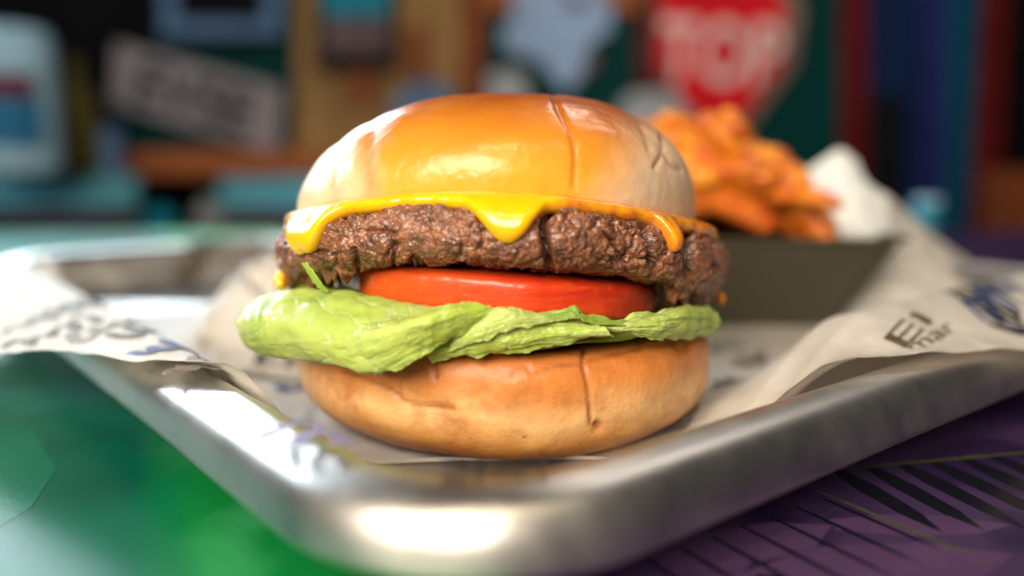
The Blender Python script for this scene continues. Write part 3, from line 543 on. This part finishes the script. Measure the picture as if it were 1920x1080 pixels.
# bed of leaf between bread and tomato, and the slivers at the left
zf = lambda x, y: 3.05 - .04 * y * .8 + .10 * np.sin(x * 2.1) * np.cos(y * 1.7)
V, a_, b_ = slab((.0, -.1), 5.1, 5.1, .22, zf, nth=260, npr=24)
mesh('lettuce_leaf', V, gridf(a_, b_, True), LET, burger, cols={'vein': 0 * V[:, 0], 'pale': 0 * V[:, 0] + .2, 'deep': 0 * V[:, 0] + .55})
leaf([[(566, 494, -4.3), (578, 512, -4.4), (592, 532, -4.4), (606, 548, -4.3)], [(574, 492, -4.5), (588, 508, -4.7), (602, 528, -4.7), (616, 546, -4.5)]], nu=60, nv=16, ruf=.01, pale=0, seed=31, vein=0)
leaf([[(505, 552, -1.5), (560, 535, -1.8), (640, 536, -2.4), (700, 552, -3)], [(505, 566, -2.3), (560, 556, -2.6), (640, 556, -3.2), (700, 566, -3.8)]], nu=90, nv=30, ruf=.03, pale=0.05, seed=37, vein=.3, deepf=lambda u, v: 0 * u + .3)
# a sheet of onion glint under the patty at the left end of the tomato
# ------------------------------------------------------------------ boat of fries behind
def ringbox(x0, x1, y0, y1, z, r, n=7):
    out = []
    for cx, cy, a0 in ((x1 - r, y1 - r, 0), (x0 + r, y1 - r, 90), (x0 + r, y0 + r, 180), (x1 - r, y0 + r, 270)):
        for k in range(n): a = R(a0 + 90 * k / (n - 1)); out.append((cx + r * math.cos(a), cy + r * math.sin(a), z))
    return out
bx0, bx1, by0, by1 = 2.6, 15.7, 9.9, 21.0
lv = [(1.9, .34), (1.4, .34), (1.25, .42), (0, 3.78), (-.18, 3.86), (-.22, 3.96), (-.12, 4.04), (.04, 4.0), (.14, 3.9), (1.38, .55), (2.2, .46)]
rg = [ringbox(bx0 + s * 1.6, bx1 - s * 1.6, by0 + s * .85, by1 - s * .85, z, 1.1 - .2 * max(s, 0)) for s, z in lv]; V = np.array(rg).reshape(-1, 3); nr, nc_ = len(rg), len(rg[0])
fc = gridf(nr, nc_, True, True).tolist() + [list(range(nc_)), list(range((nr - 1) * nc_, nr * nc_))[::-1]]
m = M('dark_boat_metal', metal=.4, rough=.5, color=(0.075, 0.065, 0.042)); m.set('normal', m.bump(m.noise(1.5, 4), .2, .05)); BOAT = m.m
boat = mesh('fries_boat', V, fc, BOAT, smooth=False); tag(boat, 'dark metal boat with sloping sides standing behind the burger', 'food boat')
bm_ = boat.modifiers.new('b', 'BEVEL'); bm_.width = .0006; bm_.segments = 2; bm_.limit_method = 'ANGLE'
m = M('fried_potato', rough=.5, spec=.4, sss=.15, ssss=.003, coat=.2, coatr=.3); m.set('sssr', (1, .4, .1)); c = m.coord(100)
oi = m.n('ShaderNodeObjectInfo'); col = m.mix(oi.outputs['Random'], (0.66, 0.16, 0.006), (0.82, 0.34, 0.02)); col = m.mix(m.ramp(m.noise(1.0, 5, .65, c), [(0.42, 0.0), (0.65, 1.0)]), col, (0.45, 0.06, 0.006)); m.set('color', col)
m.set('normal', m.bump(m.noise(4, 4, .6, c), .4, .06)); FRY = m.m
def fry_mesh(k):
    n = 26; t = np.linspace(-1, 1, n); L_ = [3.6, 2.8, 3.2, 2.4][k]; wd = [.55, .7, .62, .8][k]; rows = []
    for i, u in enumerate(t):
        tap = (1 - abs(u) ** 5) ** .5 * .9 + .05; a = np.linspace(0, 2 * np.pi, 16, endpoint=False); sq = 1 / np.maximum(abs(np.cos(a)), abs(np.sin(a))) ** .7
        w_ = wd * tap * (1 + .13 * math.sin(i * 2.6)); rows.append(np.stack([0 * a + u * L_ / 1, w_ * sq * np.cos(a), w_ * .8 * sq * np.sin(a) + .35 * (u * u) * (k % 2 * 2 - 1)], -1))
    V = np.array(rows).reshape(-1, 3); V = V + .07 * np.stack([fbm(V * 1.1 + k * 9, 3)] * 3, -1)
    return mesh('potato_wedge', V, gridf(n, 16, True).tolist() + [list(range(16))[::-1], list(range((n - 1) * 16, n * 16))], FRY)
protos = [fry_mesh(k) for k in range(4)]; r_ = random.Random(11); k = 0
spots = []
def heap_top(x, y): return 3.5 + 4.9 * math.exp(-(max(0, x - 8.6) / 4.6) ** 2 - ((y - 14.5) / 5.0) ** 2)
for _ in range(1500):
    x, y = r_.uniform(3.8, 13.6), r_.uniform(11.2, 19.5); lay = r_.choice((0, 0, 1)); z = heap_top(x, y) - .5 - lay * 1.1
    if z < 2.0 or (z < 5.2 and (y < 12.6 or x > 12.2)): continue
    if any((x - a) ** 2 + (y - b) ** 2 + (z - c_) ** 2 < .88 ** 2 for a, b, c_ in spots): continue
    spots.append((x, y, z))
    if len(spots) >= 150: break
for (x, y, z) in spots:
    p = protos[k % 4]; o = p if k < 4 else p.copy()
    if k >= 4: scene.collection.objects.link(o)
    o.location = Vector((x, y, z)) * S; sl = (heap_top(x + .5, y) - heap_top(x - .5, y)); o.scale = (.82,) * 3
    o.rotation_euler = (r_.uniform(0, 6), math.atan(-sl) * .8 + r_.uniform(-.4, .4), r_.uniform(-.9, .9))
    tag(o, 'crisp orange fried potato wedge in the heap in the metal boat', 'potato wedge', 'potato wedges heaped in the metal boat'); k += 1
# crumpled paper in and behind the boat
m = M('white_paper', rough=.6, spec=.3); c = m.coord(100); m.set('color', m.mix(m.ramp(m.noise(.5, 3, .5, c), [(0.3, 0.0), (0.7, 1.0)]), (0.62, 0.64, 0.64), (0.76, 0.78, 0.78)))
m.set('normal', m.bump(m.noise(1.2, 4, .6, c), .3, .12)); WPAPER = m.m
def sheet(name, rowsP, mat, label, cat, nu=120, nv=120, amp=.35, fr_=.45, ridges=0, seed=0, parent=None):
    curves = [bez([at(*p) for p in row], nu) for row in rowsP]; G = np.array([bez([cv[i] for cv in curves], nv) for i in range(nu)])
    du = np.gradient(G, axis=0); dv = np.gradient(G, axis=1); n = np.cross(du, dv); n /= np.linalg.norm(n, axis=-1, keepdims=True) + 1e-9
    vv_ = np.linspace(0, 1, nv)[None, :] + 0 * G[..., 0]; d = amp * (1 - 2 * np.abs(fbm(G * fr_ + seed, 3))) + (ridges and .55 * np.abs(np.sin(vv_ * np.pi * ridges)))
    G = G + n * np.asarray(d)[..., None]; o = mesh(name, G.reshape(-1, 3), gridf(nu, nv), mat, parent); s_ = o.modifiers.new('t', 'SOLIDIFY'); s_.thickness = .0003
    if label: tag(o, label, cat)
    return o
sheet('crumpled_paper', [[(1480, 350, 17), (1535, 300, 17), (1578, 276, 17), (1612, 300, 17)], [(1475, 380, 15), (1530, 352, 15), (1600, 325, 15), (1655, 335, 15)], [(1490, 410, 14), (1550, 385, 13.5), (1620, 365, 13.5), (1680, 385, 14)],
                         [(1510, 440, 13), (1570, 428, 12.5), (1640, 420, 12.5), (1700, 430, 13)], [(1525, 475, 12.5), (1590, 470, 12), (1650, 470, 12), (1690, 470, 12.5)]], WPAPER,
      'white pleated paper sticking up from the right end of the metal boat', 'paper', amp=.12, ridges=2.5, seed=3)
sheet('deli_paper', [[(1640, 350, 19), (1700, 385, 19), (1760, 440, 19), (1830, 500, 19), (1875, 560, 17)], [(1660, 420, 16), (1700, 440, 16), (1760, 480, 15.5), (1820, 540, 14), (1850, 580, 13)],
                     [(1640, 480, 14), (1680, 500, 13.5), (1730, 540, 12.5), (1780, 580, 11.5), (1800, 600, 11)], [(1570, 590, 12), (1620, 596, 11), (1680, 600, 10.5), (1740, 606, 10), (1780, 612, 10)]], PAPER,
      'cream deli paper sloping down beside the right end of the metal boat', 'paper', amp=.25, seed=8)
# ------------------------------------------------------------------ the room behind
YW = 150.0
def board(name, pts, Y, th_, mat, parent=None, label=None, cat=None, bev=.3, kind=None):
    """a flat piece with thickness whose face outline is read off the photograph on the plane y = Y"""
    P_ = np.array([at(px, py, Y) for px, py in pts]); n = len(P_); V = np.vstack([P_, P_ + [0, th_, 0]]); f = [list(range(n))[::-1], list(range(n, 2 * n))] + [[i, (i + 1) % n, n + (i + 1) % n, n + i] for i in range(n)]
    o = mesh(name, V, f, mat, parent, smooth=False); bm = bmesh.new(); bm.from_mesh(o.data); bmesh.ops.recalc_face_normals(bm, faces=bm.faces); bm.to_mesh(o.data); bm.free()
    if bev: b = o.modifiers.new('b', 'BEVEL'); b.width = bev * S; b.segments = 2; b.limit_method = 'ANGLE'
    if label: tag(o, label, cat)
    if kind: o['kind'] = kind
    return o
def rect(x0, y0, x1, y1): return [(x0, y0), (x1, y0), (x1, y1), (x0, y1)]
K = {}
for nm, col, ro in (('wall_black', (0.005, 0.005, 0.006), .8), ('teal_paint', (0.001, 0.038, 0.036), .6), ('tan_wood', (0.30, 0.17, 0.065), .6), ('rust_wood', (0.22, 0.06, 0.022), .55), ('dark_red_paint', (0.10, 0.008, 0.008), .5),
                    ('navy_paint', (0.006, 0.018, 0.060), .5), ('indigo_paint', (0.02, 0.022, 0.115), .5), ('sea_blue_paint', (0.003, 0.055, 0.10), .5), ('plate_white', (0.27, 0.24, 0.26), .5), ('sign_red', (0.60, 0.008, 0.016), .5),
                    ('sign_cream', (0.20, 0.14, 0.11), .5), ('sign_letter', (0.72, 0.50, 0.46), .5), ('pale_blue', (0.26, 0.36, 0.52), .5), ('steel_blue', (0.10, 0.18, 0.32), .5), ('grey_tin', (0.32, 0.33, 0.34), .5), ('band_blue', (0.10, 0.34, 0.44), .35),
                    ('orange_wood', (0.34, 0.105, 0.035), .5), ('cup_white', (0.34, 0.55, 0.70), .35), ('maroon', (0.14, 0.012, 0.03), .5), ('olive', (0.09, 0.075, 0.02), .6), ('teal_light', (0.01, 0.22, 0.32), .5), ('mirror_mauve', (0.12, 0.08, 0.09), .6)):
    K[nm] = plain(nm, col, ro, .2, .12)
board('wall', [(-900, -700), (2900, -700), (2900, 700), (-900, 700)], YW + 4, 6, K['wall_black'], kind='structure', bev=0)
fl = mesh('floor', [(-300, -60, -75), (300, -60, -75), (300, 160, -75), (-300, 160, -75)], [(0, 1, 2, 3)], plain('floor_boards', (0.05, 0.03, 0.02), .6), smooth=False); fl['kind'] = 'structure'
def wp(name, r, mat, label, cat='wall panel', Y=YW, th_=2.5): return board(name, r, Y, th_, K[mat], label=label, cat=cat)
wp('wall_panel', rect(515, -300, 552, 290), 'teal_paint', 'narrow dark green wall strip left of the tan boards', Y=YW + 1)
wp('wall_panel', rect(215, 90, 513, 285), 'teal_paint', 'dark green wall panel behind the licence plate', Y=YW + 1.2)
tb = thing('board_wall', 'tan and brown wooden boards on the wall left of centre', 'wall panel', (0, YW, 0))
for i, (x0, x1, mt) in enumerate(((553, 640, 'tan_wood'), (643, 722, 'tan_wood'), (725, 800, 'tan_wood'), (803, 862, 'tan_wood'), (865, 905, 'rust_wood'))):
    board('plank', rect(x0, -300, x1, 320), YW + .4 * (i % 2), 2, K[mt]).parent = tb
for c_ in tb.children: c_.location = (0, -YW * S, 0)
wp('brick_patch', rect(655, 135, 700, 195), 'rust_wood', 'small rust red square plaque below the framed picture', 'plaque', YW - 2)
wp('brick_patch', rect(760, 50, 800, 150), 'rust_wood', 'tall rust red plaque on the tan boards', 'plaque', YW - 2)
wp('wall_panel', rect(912, 25, 1195, 300), 'teal_paint', 'dark green wall panel behind the pale blue cut-out')
wp('wall_beam', rect(905, -120, 1235, 22), 'orange_wood', 'rusty orange beam above the pale blue cut-out', 'beam', YW - 1)
wp('wall_post', rect(1198, -300, 1240, 260), 'dark_red_paint', 'dark red post left of the red sign', 'post', YW - 1)
wp('wall_panel', rect(1242, -300, 1575, 460), 'teal_paint', 'dark green wall panel behind the red sign')
wp('wall_post', rect(1578, -300, 1628, 460), 'dark_red_paint', 'dark red post right of the red sign', 'post', YW - 1)
wp('wall_panel', rect(1630, -300, 1730, 460), 'navy_paint', 'navy blue panel of the painted door', Y=YW)
wp('wall_panel', rect(1732, -300, 1778, 460), 'indigo_paint', 'violet blue strip of the painted door', Y=YW + .5)
wp('wall_panel', [(1790, -300), (1855, -300), (1815, 460), (1770, 460)], 'sea_blue_paint', 'slanting sea blue strip beside the violet blue one', Y=YW - .6)
wp('wall_post', [(1858, -300), (1905, -300), (1870, 470), (1822, 470)], 'dark_red_paint', 'dark red post at the right edge', 'post', YW - 1)
wp('low_cabinet', rect(1875, 320, 2300, 470), 'rust_wood', 'dark rust red cabinet at the far right', 'cabinet', YW - 8, 8)
# licence plate
lp = thing('licence_plate', 'tilted pale licence plate hanging on the dark wall', 'licence plate', (0, 0, 0))
board('plate', [(215, 78), (530, 165), (520, 290), (205, 195)], YW - 3, .6, K['plate_white'], lp)
def wall_text(txt, px, py, Y, size, mat, rot, parent, bold=1.0):
    V, f = glyphs(txt, size, True); V[:, 0] -= V[:, 0].mean(); V[:, 1] -= V[:, 1].mean(); c_, s_ = math.cos(rot), math.sin(rot)
    V[:, 1] *= bold; P0 = at(px, py, Y); W = np.column_stack([P0[0] + V[:, 0] * c_ - V[:, 1] * s_, np.full(len(V), P0[1]), P0[2] + V[:, 0] * s_ + V[:, 1] * c_])
    return mesh('lettering', W, f, mat, parent, smooth=False)
wall_text('EVSE', 365, 182, YW - 3.3, 11.5, plain('plate_ink', (0.015, 0.015, 0.025), .5), -R(16), lp)
# pale blue frame at the top, left of centre
fr_ = thing('picture_frame', 'pale blue picture frame at the top edge above the licence plate', 'picture frame')
board('frame', rect(300, 38, 525, 68), YW - 3, 2, K['steel_blue'], fr_); board('frame', rect(300, -150, 330, 36), YW - 3, 2, K['steel_blue'], fr_); board('frame', rect(495, -150, 525, 36), YW - 3, 2, K['steel_blue'], fr_)
board('picture', rect(332, -150, 493, 36), YW - 2, 1, K['wall_black'], fr_)
pc = thing('framed_picture', 'dark framed picture with a teal top on the tan boards', 'picture')
board('frame', rect(590, -150, 745, 132), YW - 3, 1.5, plain('dark_frame', (0.02, 0.012, 0.012), .5), pc); board('sky_print', rect(608, -60, 728, 30), YW - 3.5, .4, K['teal_light'], pc); board('ground_print', rect(608, 33, 728, 95), YW - 3.5, .4, K['mirror_mauve'], pc)
# pale blue cut-out
co = thing('tin_cutout', 'pale blue tin cut-out hung on the dark green panel', 'wall decoration')
board('cutout', [(965, -60), (1120, -60), (1135, -5), (1148, 10), (1146, 58), (1110, 78), (1100, 95), (1088, 150), (1062, 172), (1036, 150), (1018, 116), (965, 100), (940, 82), (943, 52), (962, 40), (960, 0)], YW - 4, .8, K['pale_blue'], co)
board('spot', [(1068, 92), (1105, 88), (1120, 115), (1100, 140), (1075, 138)], YW - 3, .6, plain('mauve_tin', (0.20, 0.10, 0.14), .5), co)
board('spot', rect(1060, -10, 1095, 12), YW - 4.6, .4, K['maroon'], co)
wp('round_tin', [(915, 140), (950, 128), (985, 140), (992, 185), (985, 230), (915, 230)], 'grey_tin', 'grey tin beside the foot of the pale blue cut-out', 'tin', YW - 8, 5)
wp('blue_bottle_cap', [(740, 185), (770, 158), (815, 150), (848, 170), (860, 240), (730, 240)], 'steel_blue', 'dull blue rounded object just above the bun at the left', 'cap', YW - 8, 5)
wp('grey_bag', [(1165, 200), (1185, 175), (1230, 170), (1275, 182), (1292, 215), (1290, 260), (1165, 260)], 'grey_tin', 'pale grey rounded object above the right shoulder of the bun', 'bag', YW - 14, 6)
# red sign
sg = thing('wall_sign', 'red pointed sign with pale TOP lettering and pale edge hung on the wall', 'sign')
board('sign_edge', [(1240, -120), (1455, -120), (1506, 20), (1492, 120), (1410, 235), (1352, 262), (1290, 215), (1228, 130), (1228, -20)], YW - 3, .6, K['sign_cream'], sg)
board('sign_face', [(1250, -110), (1430, -110), (1474, 20), (1466, 118), (1392, 220), (1350, 248), (1298, 208), (1236, 128), (1236, -20)], YW - 3.8, .4, K['sign_red'], sg)
wall_text('TOP', 1356, 88, YW - 4.1, 12.2, K['sign_letter'], -R(2), sg, 1.35)
# shelf, bands, cup on the left
wp('wood_shelf', rect(225, 283, 640, 330), 'orange_wood', 'orange brown wooden ledge under the licence plate', 'shelf', YW - 14, 14)
for (r, lb) in ((rect(-120, 332, 252, 398), 'blue padded seat back at the left edge'), (rect(408, 334, 600, 398), 'blue padded seat back just left of the burger')):
    ch = thing('bar_seat', lb, 'seat'); board('seat_back', r, YW - 25, 3, K['band_blue'], ch, bev=.8); x0, x1 = r[0][0], r[1][0]
    board('seat_rail', rect(x0, 402, x1, 425), YW - 24, 2, K['dark_red_paint'], ch); board('leg', rect(x0 + 8, 427, x0 + 30, 700), YW - 24, 2, K['wall_black'], ch); board('leg', rect(x1 - 30, 427, x1 - 8, 700), YW - 24, 2, K['wall_black'], ch)
def cyl(name, px, py0, py1, rpx, Y, mat, parent=None, prof_=None):
    a, b = at(px, py0, Y), at(px, py1, Y); r = (at(px + rpx, py1, Y) - b)[0]; prof_ = prof_ or [(0.02, 1), (.86, 1), (.95, .97), (1, .92), (1, .06), (.94, 0), (0.02, 0)]
    th = np.linspace(0, 2 * np.pi, 40, endpoint=False); rows = [np.stack([b[0] + q * r * np.sin(th), Y + q * r * np.cos(th), 0 * th + b[2] + (a[2] - b[2]) * h_], -1) for q, h_ in prof_]
    return mesh(name, np.array(rows).reshape(-1, 3), gridf(len(rows), 40, True), mat, parent)
cu = thing('drink_cup', 'tall white and blue cup at the left edge of the bar', 'cup'); cyl('cup_body', 25, 55, 325, 84, YW - 40, K['cup_white'], cu)
P0 = at(25, 200, YW - 40); rr = (at(139, 325, YW - 40) - at(55, 325, YW - 40))[0] * 1.01
def band(name, a0, a1, pz0, pz1, mat):
    a = np.radians(np.linspace(a0, a1, 14)); z0, z1 = at(55, pz1, YW - 40)[2], at(55, pz0, YW - 40)[2]; V = [(P0[0] + rr * math.sin(t), YW - 40 - rr * math.cos(t), z) for z in (z0, z1) for t in a]
    return mesh(name, V, gridf(2, 14), mat, cu)
band('printed_mark', -5, 55, 145, 185, K['maroon']); band('printed_mark', -20, 60, 187, 275, plain('cup_blue', (0.02, 0.14, 0.28), .4))
bt = thing('sauce_bottle', 'olive bottle standing just right of the tall cup', 'bottle'); cyl('bottle_body', 152, 110, 320, 38, YW - 25, K['olive'], bt, [(0.02, 1), (.35, 1), (.38, .8), (.9, .62), (1, .5), (1, .04), (.9, 0), (.02, 0)])
g_ = thing('glass_jar', 'grey blue jar between the bottle and the wooden ledge', 'jar'); cyl('jar_body', 203, 240, 330, 28, YW - 22, K['steel_blue'], g_)
g_ = thing('blue_ball_knob', 'round teal blue lid seen low between the two blue seats', 'lid'); cyl('lid', 302, 388, 445, 30, YW - 20, K['teal_light'], g_, [(0.02, 1), (.5, .95), (.85, .75), (1, .5), (.85, .2), (.5, .05), (.02, 0)])
g_ = thing('round_canister', 'round grey canister top seen low just right of the teal one', 'lid'); cyl('lid', 398, 372, 440, 30, YW - 20, K['grey_tin'], g_, [(0.02, 1), (.5, .95), (.85, .75), (1, .5), (.85, .2), (.5, .05), (.02, 0)])
g_ = thing('blue_cup', 'small bright blue cup on the table behind the deli paper', 'cup'); cyl('cup_body', 1735, 372, 440, 24, 52, K['cup_white'], g_, [(.02, .9), (.9, .9), (1, 1), (1, .96), (.75, 0), (.02, 0)]); cyl('cup_band', 1735, 385, 425, 23.6, 52, K['teal_light'], g_, [(.98, 1), (1.01, .95), (.93, 0)])
ch = thing('dark_chair', 'black chair back in front of the navy door', 'chair'); board('chair_back', [(1640, 200), (1655, 170), (1690, 172), (1700, 210), (1695, 460), (1630, 460)], YW - 20, 3, K['wall_black'], ch, bev=1)
bpy.context.view_layer.update()
